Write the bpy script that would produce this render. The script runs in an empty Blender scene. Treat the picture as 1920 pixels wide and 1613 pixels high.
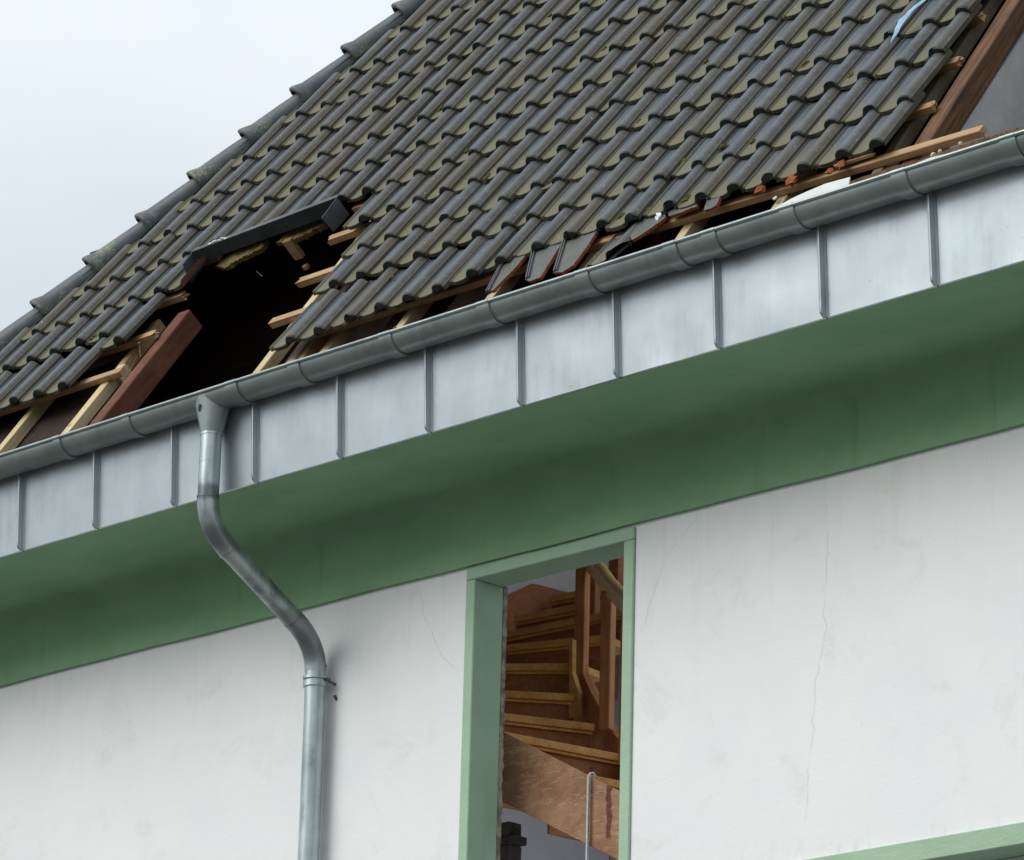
import bpy, bmesh, math, random
from mathutils import Vector, Matrix, noise
random.seed(11)
S = bpy.context.scene
COL = S.collection

# ------------------------------------------------------------------ camera
CAM = Vector((0.0, -12.605, 1.6))
YAW, PITCH, ROLL = math.radians(-45.481), math.radians(17.979), math.radians(1.5374)
fw = Vector((math.sin(YAW)*math.cos(PITCH), math.cos(YAW)*math.cos(PITCH), math.sin(PITCH)))
rt0 = Vector((math.cos(YAW), -math.sin(YAW), 0.0)); up0 = rt0.cross(fw)
rt = math.cos(ROLL)*rt0 + math.sin(ROLL)*up0
up = -math.sin(ROLL)*rt0 + math.cos(ROLL)*up0
cd = bpy.data.cameras.new('camera'); cam = bpy.data.objects.new('camera', cd); COL.objects.link(cam)
cd.sensor_width = 36.0; cd.lens = 7716.7/1920*36.0; cd.clip_start = 0.5; cd.clip_end = 3000
M = Matrix((rt, up, -fw)).transposed().to_4x4(); M.translation = CAM
cam.matrix_world = M
S.camera = cam

# ------------------------------------------------------------------ light: bright overcast sky and a very soft sun
W = bpy.data.worlds.new('World'); S.world = W; W.use_nodes = True
wn, wl = W.node_tree.nodes, W.node_tree.links
bg = wn['Background']
sky = wn.new('ShaderNodeTexSky'); sky.sky_type = 'NISHITA'; sky.sun_disc = False
SUN_EL, SUN_AZ = math.radians(40), math.radians(203)        # azimuth clockwise from +Y
sky.sun_elevation = SUN_EL; sky.sun_rotation = SUN_AZ
sky.air_density = 1.0; sky.dust_density = 2.5; sky.ozone_density = 1.5
tc = wn.new('ShaderNodeTexCoord'); mp = wn.new('ShaderNodeMapping'); mp.inputs['Scale'].default_value = (1.2, 1.2, 3.0)
nz = wn.new('ShaderNodeTexNoise'); nz.inputs['Scale'].default_value = 2.2; nz.inputs['Detail'].default_value = 5; nz.inputs['Roughness'].default_value = 0.5
cr = wn.new('ShaderNodeValToRGB')
cr.color_ramp.elements[0].position = 0.36; cr.color_ramp.elements[0].color = (0.74, 0.74, 0.74, 1)
cr.color_ramp.elements[1].position = 0.62; cr.color_ramp.elements[1].color = (0.97, 0.97, 0.97, 1)
mx = wn.new('ShaderNodeMix'); mx.data_type = 'RGBA'
SKYSTR = 0.112
mx.inputs[7].default_value = (6.9, 7.45, 7.85, 1)          # cloud deck radiance before the background strength
wl.new(tc.outputs['Generated'], mp.inputs['Vector']); wl.new(mp.outputs[0], nz.inputs['Vector'])
wl.new(nz.outputs['Fac'], cr.inputs['Fac']); wl.new(cr.outputs['Color'], mx.inputs[0])
# an overcast dome is brighter overhead than at the horizon
sx = wn.new('ShaderNodeSeparateXYZ'); wl.new(tc.outputs['Generated'], sx.inputs[0])
mr = wn.new('ShaderNodeMapRange'); mr.clamp = True; wl.new(sx.outputs[2], mr.inputs[0])
mr.inputs[1].default_value = 0.0; mr.inputs[2].default_value = 1.0; mr.inputs[3].default_value = 0.65; mr.inputs[4].default_value = 1.45
vm = wn.new('ShaderNodeVectorMath'); vm.operation = 'SCALE'; wl.new(mr.outputs[0], vm.inputs['Scale'])
wl.new(sky.outputs['Color'], mx.inputs[6]); wl.new(mx.outputs[2], vm.inputs[0]); wl.new(vm.outputs[0], bg.inputs['Color'])
bg.inputs['Strength'].default_value = SKYSTR
sd = bpy.data.lights.new('sun', 'SUN'); sd.energy = 1.7; sd.angle = math.radians(42); sd.color = (1.0, 0.985, 0.955)
sun = bpy.data.objects.new('sun', sd); COL.objects.link(sun)
sdir = Vector((math.sin(SUN_AZ)*math.cos(SUN_EL), math.cos(SUN_AZ)*math.cos(SUN_EL), math.sin(SUN_EL)))
sun.rotation_euler = sdir.to_track_quat('Z', 'Y').to_euler()
vs = S.view_settings; vs.view_transform = 'Standard'; vs.look = 'None'; vs.gamma = 1; vs.use_curve_mapping = False
vs.exposure = 0.24

# ------------------------------------------------------------------ material helpers
class Mat:
    def __init__(s, name, rough=0.8, metal=0.0, spec=0.4):
        s.m = bpy.data.materials.new(name); s.m.use_nodes = True
        s.n = s.m.node_tree.nodes; s.l = s.m.node_tree.links
        s.b = s.n['Principled BSDF']
        s.b.inputs['Roughness'].default_value = rough; s.b.inputs['Metallic'].default_value = metal
        s.b.inputs['Specular IOR Level'].default_value = spec
        s.geo = s.n.new('ShaderNodeNewGeometry'); s.tc = s.n.new('ShaderNodeTexCoord')
        s.oi = s.n.new('ShaderNodeObjectInfo')
    def val(s, v): 
        n = s.n.new('ShaderNodeValue'); n.outputs[0].default_value = v; return n.outputs[0]
    def math(s, op, a, b=None, c=None, clamp=False):
        n = s.n.new('ShaderNodeMath'); n.operation = op; n.use_clamp = clamp
        for i, v in enumerate((a, b, c)):
            if v is None: continue
            if isinstance(v, (int, float)): n.inputs[i].default_value = v
            else: s.l.new(v, n.inputs[i])
        return n.outputs[0]
    def xyz(s, src):
        n = s.n.new('ShaderNodeSeparateXYZ'); s.l.new(src, n.inputs[0]); return n.outputs
    def coord(s, src, scale=(1, 1, 1), rnd=False):
        n = s.n.new('ShaderNodeMapping'); n.inputs['Scale'].default_value = scale; s.l.new(src, n.inputs['Vector'])
        o = n.outputs[0]
        if rnd:
            r = s.math('MULTIPLY', s.oi.outputs['Random'], 37.0)
            a = s.n.new('ShaderNodeVectorMath'); a.operation = 'ADD'; s.l.new(o, a.inputs[0])
            cb = s.n.new('ShaderNodeCombineXYZ'); s.l.new(r, cb.inputs[0]); s.l.new(r, cb.inputs[1]); s.l.new(r, cb.inputs[2])
            s.l.new(cb.outputs[0], a.inputs[1]); o = a.outputs[0]
        return o
    def noise(s, vec, scale, detail=4, rough=0.55, dist=0.0):
        n = s.n.new('ShaderNodeTexNoise'); s.l.new(vec, n.inputs['Vector'])
        n.inputs['Scale'].default_value = scale; n.inputs['Detail'].default_value = detail
        n.inputs['Roughness'].default_value = rough; n.inputs['Distortion'].default_value = dist
        return n.outputs['Fac']
    def voro(s, vec, scale, feature='F1'):
        n = s.n.new('ShaderNodeTexVoronoi'); n.feature = feature; s.l.new(vec, n.inputs['Vector']); n.inputs['Scale'].default_value = scale
        return n.outputs['Distance']
    def ramp(s, f, a, b, lo=0.0, hi=1.0):
        n = s.n.new('ShaderNodeMapRange'); n.clamp = True
        s.l.new(f, n.inputs[0]); n.inputs[1].default_value = a; n.inputs[2].default_value = b
        n.inputs[3].default_value = lo; n.inputs[4].default_value = hi; n.interpolation_type = 'SMOOTHSTEP'
        return n.outputs[0]
    def mix(s, f, a, b):
        n = s.n.new('ShaderNodeMix'); n.data_type = 'RGBA'
        if isinstance(f, (int, float)): n.inputs[0].default_value = f
        else: s.l.new(f, n.inputs[0])
        for i, v in ((6, a), (7, b)):
            if isinstance(v, tuple): n.inputs[i].default_value = (*v, 1)
            else: s.l.new(v, n.inputs[i])
        return n.outputs[2]
    def color(s, c):
        if isinstance(c, tuple): s.b.inputs['Base Color'].default_value = (*c, 1)
        else: s.l.new(c, s.b.inputs['Base Color'])
    def rough(s, f): s.l.new(f, s.b.inputs['Roughness'])
    def bump(s, h, strength=0.3, dist=0.01):
        n = s.n.new('ShaderNodeBump'); n.inputs['Strength'].default_value = strength; n.inputs['Distance'].default_value = dist
        s.l.new(h, n.inputs['Height']); s.l.new(n.outputs[0], s.b.inputs['Normal'])

def mat_tile():
    m = Mat('slate_grey_engobed_tile', 0.6, 0, 0.27)
    o = m.tc.outputs['Object']; rn = m.coord(o, rnd=True)
    uvn = m.n.new('ShaderNodeUVMap'); uvn.uv_map = 'tile'; p = m.xyz(uvn.outputs[0])
    big = m.noise(rn, 6, 3); fine = m.noise(rn, 85, 5, 0.75); med = m.noise(rn, 28, 5, 0.65)
    base = m.mix(m.ramp(big, .3, .7), (0.056, 0.078, 0.100), (0.090, 0.113, 0.136))
    base = m.mix(m.ramp(m.oi.outputs['Random'], .3, 1, 0, .7), base, (0.080, 0.075, 0.060))
    base = m.mix(m.ramp(fine, .40, .66, 0, .55), base, (0.118, 0.098, 0.080))
    # algae and dust film: on the lower part of the pan and down the right flank of the roll
    pan = m.math('MULTIPLY', m.ramp(p[0], -.040, -.056), m.ramp(p[1], .26, .03))
    pan = m.math('MULTIPLY', pan, m.ramp(med, .30, .55, .35, 1))
    base = m.mix(m.math('MULTIPLY', pan, .85), base, (0.140, 0.124, 0.058))
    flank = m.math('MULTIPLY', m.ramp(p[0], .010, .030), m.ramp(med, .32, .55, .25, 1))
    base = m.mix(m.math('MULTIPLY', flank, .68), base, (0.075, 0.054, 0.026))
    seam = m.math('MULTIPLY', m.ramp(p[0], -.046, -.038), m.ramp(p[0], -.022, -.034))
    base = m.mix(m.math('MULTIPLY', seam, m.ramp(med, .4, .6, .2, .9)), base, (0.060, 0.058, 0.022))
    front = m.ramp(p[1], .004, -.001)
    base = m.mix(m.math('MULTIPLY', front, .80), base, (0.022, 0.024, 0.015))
    spots = m.math('MULTIPLY', m.ramp(m.voro(rn, 42), .13, .08), m.ramp(m.noise(rn, 9, 2), .55, .63))
    base = m.mix(spots, base, (0.42, 0.43, 0.38))
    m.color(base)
    m.rough(m.ramp(med, .2, .8, .45, .72))
    m.bump(m.math('ADD', m.math('MULTIPLY', fine, .35), med), .35, .003)
    return m.m
def mat_cap():
    m = Mat('hip_cap_tile', 0.5, 0, 0.5)
    o = m.tc.outputs['Object']; p = m.xyz(o); rn = m.coord(o, rnd=True)
    med = m.noise(rn, 14, 5, 0.6); fine = m.noise(rn, 90, 4, .7)
    base = m.mix(m.ramp(med, .3, .7), (0.052, 0.064, 0.072), (0.078, 0.088, 0.094))
    near = m.ramp(p[1], .30, .02, .0, .16)
    v = m.voro(rn, 46); den = m.noise(rn, 7, 3)
    thr = m.math('ADD', den, near)
    spots = m.math('MULTIPLY', m.ramp(v, .20, .12), m.ramp(thr, .60, .68))
    base = m.mix(spots, base, (0.36, 0.37, 0.28))
    base = m.mix(m.math('MULTIPLY', m.ramp(thr, .60, .74), m.ramp(fine, .42, .62)), base, (0.19, 0.21, 0.10))
    m.color(base); m.bump(m.math('ADD', med, fine), .3, .003)
    return m.m
def mat_wood(name, c1, c2, c3, axis=0, rough=.75, grain=1.0):
    m = Mat(name, rough, 0, .25)
    sc = [45, 45, 45]; sc[axis] = 2.2
    rn = m.coord(m.tc.outputs['Object'], tuple(sc), rnd=True)
    rl = m.coord(m.tc.outputs['Object'], (1, 1, 1), rnd=True)
    g = m.noise(rn, 1.0, 6, .65, 0.6); b = m.noise(rl, 7, 4)
    c = m.mix(m.ramp(g, .3, .7), c1, c2); c = m.mix(m.ramp(b, .45, .75, 0, .7), c, c3)
    knot = m.ramp(m.voro(rl, 5), .09, .04, 0, .7)
    c = m.mix(knot, c, tuple(x*.3 for x in c1))
    m.color(c); m.bump(g, .35*grain, .004)
    return m.m
def mat_zinc(name, c1, c2, rough=.42, metal=.35, streak=.5, grime=0.3):
    m = Mat(name, rough, metal, .5)
    o = m.geo.outputs['Position']
    st = m.noise(m.coord(o, (9, 9, .9)), 1.6, 6, .6); bl = m.noise(o, 5, 5, .6, .4); fi = m.noise(m.coord(o, (1, 1, .35)), 160, 4, .7)
    c = m.mix(m.ramp(bl, .3, .7), c1, c2)
    c = m.mix(m.ramp(st, .5, .75, 0, streak), c, tuple(min(1, x*1.18) for x in c2))
    dk = m.math('MULTIPLY', m.ramp(m.math('ADD', m.math('MULTIPLY', m.noise(o, 3.1, 6, .65), .6), m.math('MULTIPLY', m.noise(m.coord(o, (22, 22, 1.6)), 1.0, 6, .7), .4)), .50, .66), grime)
    c = m.mix(dk, c, tuple(x*.42 for x in c1))
    sp = m.math('MULTIPLY', m.ramp(m.voro(o, 16), .055, .03), m.ramp(m.noise(o, 2.3, 2), .52, .6))
    c = m.mix(m.math('MULTIPLY', sp, .75), c, tuple(x*.25 for x in c1))
    if 'downpipe' in name:
        p = m.xyz(o); zz = m.math('ADD', p[2], m.math('MULTIPLY', m.math('SUBTRACT', m.noise(m.coord(o, (40, 40, 3)), 1.0, 4), .5), .05))
        for a, b, c_, d_, s_ in ((7.235, 7.20, 7.16, 7.13, .75), (7.05, 7.00, 6.95, 6.90, .5), (6.74, 6.70, 6.56, 6.46, .55)):
            f = m.math('MULTIPLY', m.ramp(zz, a, b), m.ramp(zz, d_, c_))
            c = m.mix(m.math('MULTIPLY', f, s_), c, (0.085, 0.095, 0.105))
    m.color(c); m.rough(m.ramp(fi, .3, .75, rough-.03, rough+.09))
    m.bump(m.math('ADD', m.math('MULTIPLY', fi, .12), m.noise(o, 2.2, 2)), .12, .02)
    return m.m
def tile_uv(me, fixed=None):
    l = me.uv_layers.new(name='tile')
    for lp in me.loops:
        c = me.vertices[lp.vertex_index].co
        l.data[lp.index].uv = fixed or (c.x, c.y)
CRACKS = [  # (z, x) points down each crack, in metres on the wall
    [(6.80, -11.65), (6.67, -11.80), (6.52, -11.90), (6.31, -11.97)],
    [(6.69, -10.91), (6.22, -10.92), (5.95, -10.96), (5.66, -11.00), (5.33, -11.02)],
    [(6.77, -13.41), (6.63, -13.35), (6.43, -13.23), (6.33, -13.09)]]
def mat_render():
    m = Mat('white_painted_render', .9, 0, .2)
    o = m.geo.outputs['Position']; p = m.xyz(o)
    gr = m.noise(o, 90, 5, .7); bl = m.noise(o, 1.6, 4, .6); st = m.noise(m.coord(o, (7, 7, .45)), 1.2, 5, .6)
    c = m.mix(m.ramp(bl, .3, .7), (0.775, 0.785, 0.790), (0.815, 0.820, 0.810))
    c = m.mix(m.ramp(st, .56, .80, 0, .18), c, (0.70, 0.69, 0.64))
    c = m.mix(m.ramp(gr, .56, .8, 0, .22), c, (0.62, 0.63, 0.62))
    pt = m.math('MULTIPLY', m.ramp(m.noise(o, 2.7, 6, .7, .5), .52, .66), m.ramp(m.noise(o, 30, 4, .7), .35, .6, .3, 1))
    c = m.mix(m.math('MULTIPLY', pt, .30), c, (0.62, 0.615, 0.57))
    sk = m.math('MULTIPLY', m.ramp(m.voro(o, 9), .032, .015), m.ramp(m.noise(o, 1.3, 3), .5, .58))
    c = m.mix(m.math('MULTIPLY', sk, .6), c, (0.30, 0.27, 0.22))
    rs = m.math('MULTIPLY', m.ramp(p[2], 6.0, 6.83), m.ramp(m.noise(m.coord(o, (16, 16, .8)), 1.0, 6, .65), .52, .66))
    c = m.mix(m.math('MULTIPLY', rs, .12), c, (0.50, 0.52, 0.47))
    # run-off marks just above the lower moulding
    run = m.math('MULTIPLY', m.ramp(p[2], 5.30, 5.19), m.ramp(m.noise(m.coord(o, (12, 12, 4)), 1.5, 5), .5, .68))
    c = m.mix(m.math('MULTIPLY', run, .3), c, (0.60, 0.50, 0.42))
    fade = m.ramp(m.noise(o, 6, 3), .38, .52)
    for pts in CRACKS:
        w = m.math('MULTIPLY', m.math('SUBTRACT', m.noise(m.coord(o, (0, 0, 1)), 5, 9, .74), .5), .16)
        fc = m.n.new('ShaderNodeFloatCurve'); cu = fc.mapping.curves[0]
        z0, z1 = pts[-1][0], pts[0][0]; xs = [q[1] for q in pts]; x0, x1 = min(xs)-.01, max(xs)+.01
        P = sorted(((z-z0)/(z1-z0), (x-x0)/(x1-x0)) for z, x in pts)
        cu.points[0].location = P[0]; cu.points[-1].location = P[-1]
        for q in P[1:-1]: cu.points.new(*q)
        fc.mapping.update()
        zz = m.n.new('ShaderNodeMapRange'); zz.clamp = True; m.l.new(p[2], zz.inputs[0]); zz.inputs[1].default_value = z0; zz.inputs[2].default_value = z1
        m.l.new(zz.outputs[0], fc.inputs['Value'])
        xc = m.math('MULTIPLY_ADD', fc.outputs[0], x1-x0, x0)
        d = m.math('ABSOLUTE', m.math('SUBTRACT', m.math('ADD', p[0], w), xc))
        f = m.math('MULTIPLY', m.ramp(d, .0034, .0012), m.math('MULTIPLY', m.ramp(p[2], z0, z0+.05), m.ramp(p[2], z1+.01, z1)))
        c = m.mix(m.math('MULTIPLY', m.math('MULTIPLY', f, m.math('ADD', fade, .25)), .30), c, (0.34, 0.34, 0.32))
    m.color(c)
    m.bump(m.math('ADD', gr, m.math('ADD', m.math('MULTIPLY', m.noise(m.coord(o, (1, 1, 1.6)), 16, 5, .6), .7), m.math('MULTIPLY', m.noise(o, 3, 3), 1.5))), .22, .006)
    return m.m
def mat_green(name='green_facade_paint', c1=(0.220, 0.365, 0.212), c2=(0.262, 0.412, 0.250)):
    m = Mat(name, .85, 0, .2); o = m.geo.outputs['Position']
    gr = m.noise(o, 80, 5, .7); bl = m.noise(m.coord(o, (1.5, 3, 3)), 1.4, 5, .6)
    c = m.mix(m.ramp(bl, .3, .7), c1, c2)
    sp = m.math('MULTIPLY', m.ramp(m.voro(o, 26), .07, .03), m.ramp(m.noise(o, 3, 3), .5, .62))
    c = m.mix(m.math('MULTIPLY', sp, .6), c, tuple(x*.35 for x in c1))
    c = m.mix(m.ramp(m.noise(m.coord(o, (6, 6, .6)), 2, 5), .58, .75, 0, .35), c, tuple(x*.75 for x in c1))
    m.color(c); m.bump(m.math('ADD', gr, m.math('MULTIPLY', m.noise(m.coord(o, (2, 5, 5)), 6, 5, .6), 2.0)), .30, .006); return m.m
def mat_plain(name, c1, c2, scale=8, rough=.9, bump=.3, spec=.25, metal=0):
    m = Mat(name, rough, metal, spec); rn = m.coord(m.tc.outputs['Object'], rnd=True)
    a = m.noise(rn, scale, 5, .65); m.color(m.mix(m.ramp(a, .3, .7), c1, c2))
    m.bump(m.noise(rn, scale*5, 5, .7), bump, .006); return m.m

T_TILE = mat_tile(); T_CAP = mat_cap()
T_CLAY = mat_plain('fresh_clay_fracture', (0.20, 0.050, 0.022), (0.32, 0.095, 0.042), 30, .95, .6)
CLAY_SHADE = mat_plain('shade_toned_clay', (0.12, 0.05, 0.03), (0.18, 0.07, 0.04), 30, .95, .6)  # clay colour darkened to stand for shade on the break left of the hole
PINE = mat_wood('pale_pine', (0.46, 0.36, 0.20), (0.60, 0.49, 0.30), (0.34, 0.27, 0.15), 1)
PINE_X = mat_wood('pine_batten', (0.33, 0.20, 0.10), (0.47, 0.31, 0.17), (0.24, 0.13, 0.06), 0)
PINE_OR = mat_wood('orange_pine', (0.42, 0.22, 0.11), (0.52, 0.31, 0.17), (0.30, 0.15, 0.07), 1)
PINE_SHADE = mat_wood('shade_toned_pine', (0.13, 0.105, 0.060), (0.20, 0.165, 0.095), (0.08, 0.07, 0.04), 1)  # pine darkened in its colour for the shade on the rightmost counter batten
OLD = mat_wood('old_brown_rafter', (0.085, 0.032, 0.020), (0.15, 0.060, 0.036), (0.20, 0.095, 0.055), 1, .8)
OLD2 = mat_wood('weathered_brown_rafter', (0.075, 0.040, 0.024), (0.20, 0.105, 0.052), (0.055, 0.042, 0.034), 1, .8)
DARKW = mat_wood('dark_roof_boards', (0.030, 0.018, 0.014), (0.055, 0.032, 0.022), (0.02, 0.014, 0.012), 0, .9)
ZINC = mat_zinc('zinc_fascia_sheet', (0.425, 0.475, 0.495), (0.465, 0.515, 0.535), .36, .75, .22, .24)
ZINC_G = mat_zinc('zinc_gutter', (0.30, 0.355, 0.35), (0.38, 0.435, 0.425), .33, .75, .3, .35)
ZINC_P = mat_zinc('zinc_downpipe', (0.36, 0.42, 0.43), (0.50, 0.56, 0.565), .34, .7, .3, .75)
ZINC_D = mat_zinc('dark_zinc_seam', (0.20, 0.24, 0.255), (0.26, 0.30, 0.315), .5, .3, .3, .4)
LEAD = mat_zinc('dark_flashing_metal', (0.045, 0.050, 0.056), (0.075, 0.082, 0.090), .5, .3, .3, .4)
RENDER = mat_render(); GREEN = mat_green(); GREEN_F = mat_green('pale_green_surround_paint', (0.345, 0.480, 0.345), (0.385, 0.525, 0.385))
PLASTER = mat_plain('grey_interior_plaster', (0.58, 0.57, 0.61), (0.66, 0.65, 0.69), 3, .9, .15)
PLASTER2 = mat_plain('grey_attic_render', (0.50, 0.50, 0.50), (0.62, 0.61, 0.60), 4, .9, .5)
BRICKM = mat_plain('broken_masonry', (0.17, 0.14, 0.11), (0.46, 0.43, 0.37), 22, .95, .8)
FOAM = mat_plain('yellow_insulation', (0.30, 0.235, 0.095), (0.20, 0.15, 0.06), 24, .95, .9)
MEMB = mat_plain('white_roofing_membrane', (0.62, 0.64, 0.62), (0.72, 0.72, 0.68), 10, .7, .3)
STAIRT = mat_wood('worn_stair_tread', (0.62, 0.30, 0.085), (0.78, 0.45, 0.15), (0.48, 0.22, 0.06), 0, .55)
STAIRR = mat_wood('brown_stair_riser', (0.30, 0.11, 0.045), (0.40, 0.17, 0.07), (0.24, 0.09, 0.035), 0, .55)
POSTM = mat_wood('orange_brown_post', (0.40, 0.16, 0.06), (0.52, 0.24, 0.10), (0.32, 0.12, 0.045), 2, .5)
RAILM = mat_wood('light_handrail', (0.80, 0.50, 0.19), (0.90, 0.62, 0.28), (0.70, 0.42, 0.15), 0, .45)
MOSS = mat_plain('moss', (0.065, 0.066, 0.012), (0.13, 0.115, 0.025), 60, .95, .9)
ROPEM = mat_plain('pale_rope', (0.50, 0.52, 0.52), (0.66, 0.67, 0.66), 80, .9, .4)
BLUE = mat_plain('blue_mesh_tape', (0.22, 0.42, 0.58), (0.34, 0.52, 0.66), 60, .7, .4)
PAVE = mat_plain('pale_paving', (0.065, 0.070, 0.055), (0.095, 0.095, 0.085), .6, .95, .3)
STEEL = mat_plain('rusty_steel', (0.10, 0.07, 0.05), (0.18, 0.13, 0.10), 40, .6, .3, .5, .5)
def mat_ply():
    m = Mat('worn_plywood', .6, 0, .3); o = m.tc.outputs['Object']
    b = m.noise(o, 5, 4, .6, .3); g = m.noise(m.coord(o, (3, 14, 14)), 2.4, 7, .75, 1.6); f = m.noise(m.coord(o, (14, 50, 70)), 2, 5, .7, .8)
    c = m.mix(m.ramp(b, .35, .65), (0.24, 0.115, 0.062), (0.34, 0.19, 0.105))
    c = m.mix(m.math('MULTIPLY', m.ramp(g, .50, .60), m.ramp(f, .42, .60)), c, (0.52, 0.36, 0.20))
    c = m.mix(m.math('MULTIPLY', m.ramp(f, .54, .64), m.ramp(g, .4, .55)), c, (0.13, 0.06, 0.035))
    p = m.xyz(o)     # one long dark red stain near the right end
    dx = m.math('ABSOLUTE', m.math('SUBTRACT', m.math('ADD', p[0], m.math('MULTIPLY', m.noise(o, 18, 4), .05)), .300))
    st = m.math('MULTIPLY', m.ramp(dx, .022, .014), m.math('MULTIPLY', m.ramp(p[2], -.24, -.21), m.ramp(p[2], .05, .02)))
    c = m.mix(m.math('MULTIPLY', st, m.ramp(f, .3, .55, .6, 1)), c, (0.10, 0.022, 0.018))
    m.color(c); m.bump(m.math('ADD', f, g), .4, .004); return m.m
PLY = mat_ply()

# ------------------------------------------------------------------ object helpers
def wm(o):
    m = o.matrix_basis.copy()
    return wm(o.parent) @ o.matrix_parent_inverse @ m if o.parent else m
def put(name, me_or_bm, mats, parent=None, label=None, kind=None, smooth=False, mw=None):
    if isinstance(me_or_bm, bmesh.types.BMesh):
        me = bpy.data.meshes.new(name); bmesh.ops.recalc_face_normals(me_or_bm, faces=me_or_bm.faces) if not getattr(put, 'raw', False) else None
        me_or_bm.to_mesh(me); me_or_bm.free()
        if smooth:
            for p in me.polygons: p.use_smooth = True
    else: me = me_or_bm
    if mats and not me.materials:
        for m in (mats if isinstance(mats, (list, tuple)) else [mats]): me.materials.append(m)
    o = bpy.data.objects.new(name, me); COL.objects.link(o)
    if parent:
        o.parent = parent; o.matrix_parent_inverse = wm(parent).inverted()
    if mw is not None: o.matrix_basis = mw
    if label: o['label'] = label
    if kind: o['kind'] = kind
    return o
def thing(name, label, cat, loc=(0, 0, 0), group=None):
    o = bpy.data.objects.new(name, None); COL.objects.link(o); o.location = loc; o.empty_display_size = .2
    o['label'] = label; o['category'] = cat
    if group: o['group'] = group
    return o
def tag(o, label, cat, group=None):
    o['label'] = label; o['category'] = cat
    if group: o['group'] = group
    return o
def box(bm, x0, x1, y0, y1, z0, z1, f=None):
    """box in local axes, optionally mapped by f(x,y,z)->world"""
    c = [(x, y, z) for x in (x0, x1) for y in (y0, y1) for z in (z0, z1)]
    v = [bm.verts.new(f(*p) if f else p) for p in c]
    for q in ((0, 1, 3, 2), (4, 6, 7, 5), (0, 4, 5, 1), (2, 3, 7, 6), (0, 2, 6, 4), (1, 5, 7, 3)):
        bm.faces.new([v[i] for i in q])
def bevel(bm, w, seg=2):
    bmesh.ops.bevel(bm, geom=bm.edges[:], offset=w, segments=seg, profile=.6, affect='EDGES')
def BB(name, dims, mats, parent=None, bev=.003, f=None, label=None, mw=None):
    bm = bmesh.new(); box(bm, *dims, f)
    bmesh.ops.recalc_face_normals(bm, faces=bm.faces)
    if bev: bevel(bm, bev, 1)
    return put(name, bm, mats, parent, label, mw=mw)
def tube(bm, pts, r, n=20, cap=True, rr=None):
    pts = [Vector(p) for p in pts]; rings = []
    up_ = Vector((1, 0, 0))
    for i, p in enumerate(pts):
        a = pts[max(i-1, 0)]; b = pts[min(i+1, len(pts)-1)]; d = (b-a).normalized()
        if abs(d.dot(up_)) > .95: up_ = Vector((0, 0, 1))
        e1 = (up_ - d*d.dot(up_)).normalized(); e2 = d.cross(e1)
        R = rr[i] if rr else r
        rings.append([bm.verts.new(p + R*(math.cos(t)*e1 + math.sin(t)*e2)) for t in (2*math.pi*k/n for k in range(n))])
    for a, b in zip(rings, rings[1:]):
        for k in range(n): bm.faces.new((a[k], a[(k+1) % n], b[(k+1) % n], b[k]))
    if cap: bm.faces.new(rings[0][::-1]); bm.faces.new(rings[-1])
def auto(o, ang=35):
    me = o.data
    for p in me.polygons: p.use_smooth = True
    me.set_sharp_from_angle(angle=math.radians(ang))
    return o

# ------------------------------------------------------------------ roof plane frame
PT = math.radians(53.9375)
P0 = Vector((0, -.80, 7.70)); UP = Vector((0, math.cos(PT), math.sin(PT))); NR = Vector((0, -math.sin(PT), math.cos(PT)))
def RP(x, v, n=0.0): return P0 + Vector((x, 0, 0)) + UP*v + NR*n
RM = Matrix(((1, 0, 0), (0, math.cos(PT), -math.sin(PT)), (0, math.sin(PT), math.cos(PT))))   # columns X, UP, NR
def RMW(x, v, n=0.0, rz=0.0, rx=0.0):
    m = (RM @ Matrix.Rotation(rx, 3, 'X') @ Matrix.Rotation(rz, 3, 'Z')).to_4x4(); m.translation = RP(x, v, n); return m
HIPK = .655
def hipx(v): return -16.672 + (v-1.248)*.650

# ================================================================== SETTING
bm = bmesh.new(); box(bm, -300, 300, -300, 300, -.2, 0)
put('ground', bm, PAVE, kind='structure')

# ================================================================== HOUSE
house = thing('house', 'white rendered house with green trim and a torn open hip roof of dark tiles', 'house', (-12, 0, 0))
def H(name, dims, mats, bev=0, parent=None, label=None): 
    return BB(name, dims, mats, parent or house, bev, label=label)
for o in (house,): bpy.context.view_layer.update()
XL, XR = -17.6, -8.4
# wall with its openings, in butted blocks
bm = bmesh.new()
def wb(x0, x1, z0, z1, y1=.205): box(bm, x0, x1, 0, y1, z0, z1)
LW0, LW1 = -11.35, -9.1          # lower window surround
wb(XL, -13.079, 0, 6.95); wb(-13.079, -12.02, 0, 4.9); wb(-12.02, LW0, 0, 6.95)
wb(-13.079, -12.02, 6.815, 6.95)
wb(LW0, LW1, 5.187, 6.95); wb(LW0, LW1, 0, 3.6); wb(LW1, XR, 0, 6.95)
wall = put('wall', bm, RENDER, house)
# green surround of the open window: two jambs and a head, deep enough to line the reveal
win = BB('window_surround', (-13.079, -13.020, -.014, .172, 4.9, 6.757), GREEN_F, house, .004)
BB('surround_jamb', (-12.083, -12.021, -.014, .172, 4.9, 6.757), GREEN_F, win, .004)
BB('surround_head', (-13.079, -12.021, -.014, .172, 6.7585, 6.8145), GREEN_F, win, .004)
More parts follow.
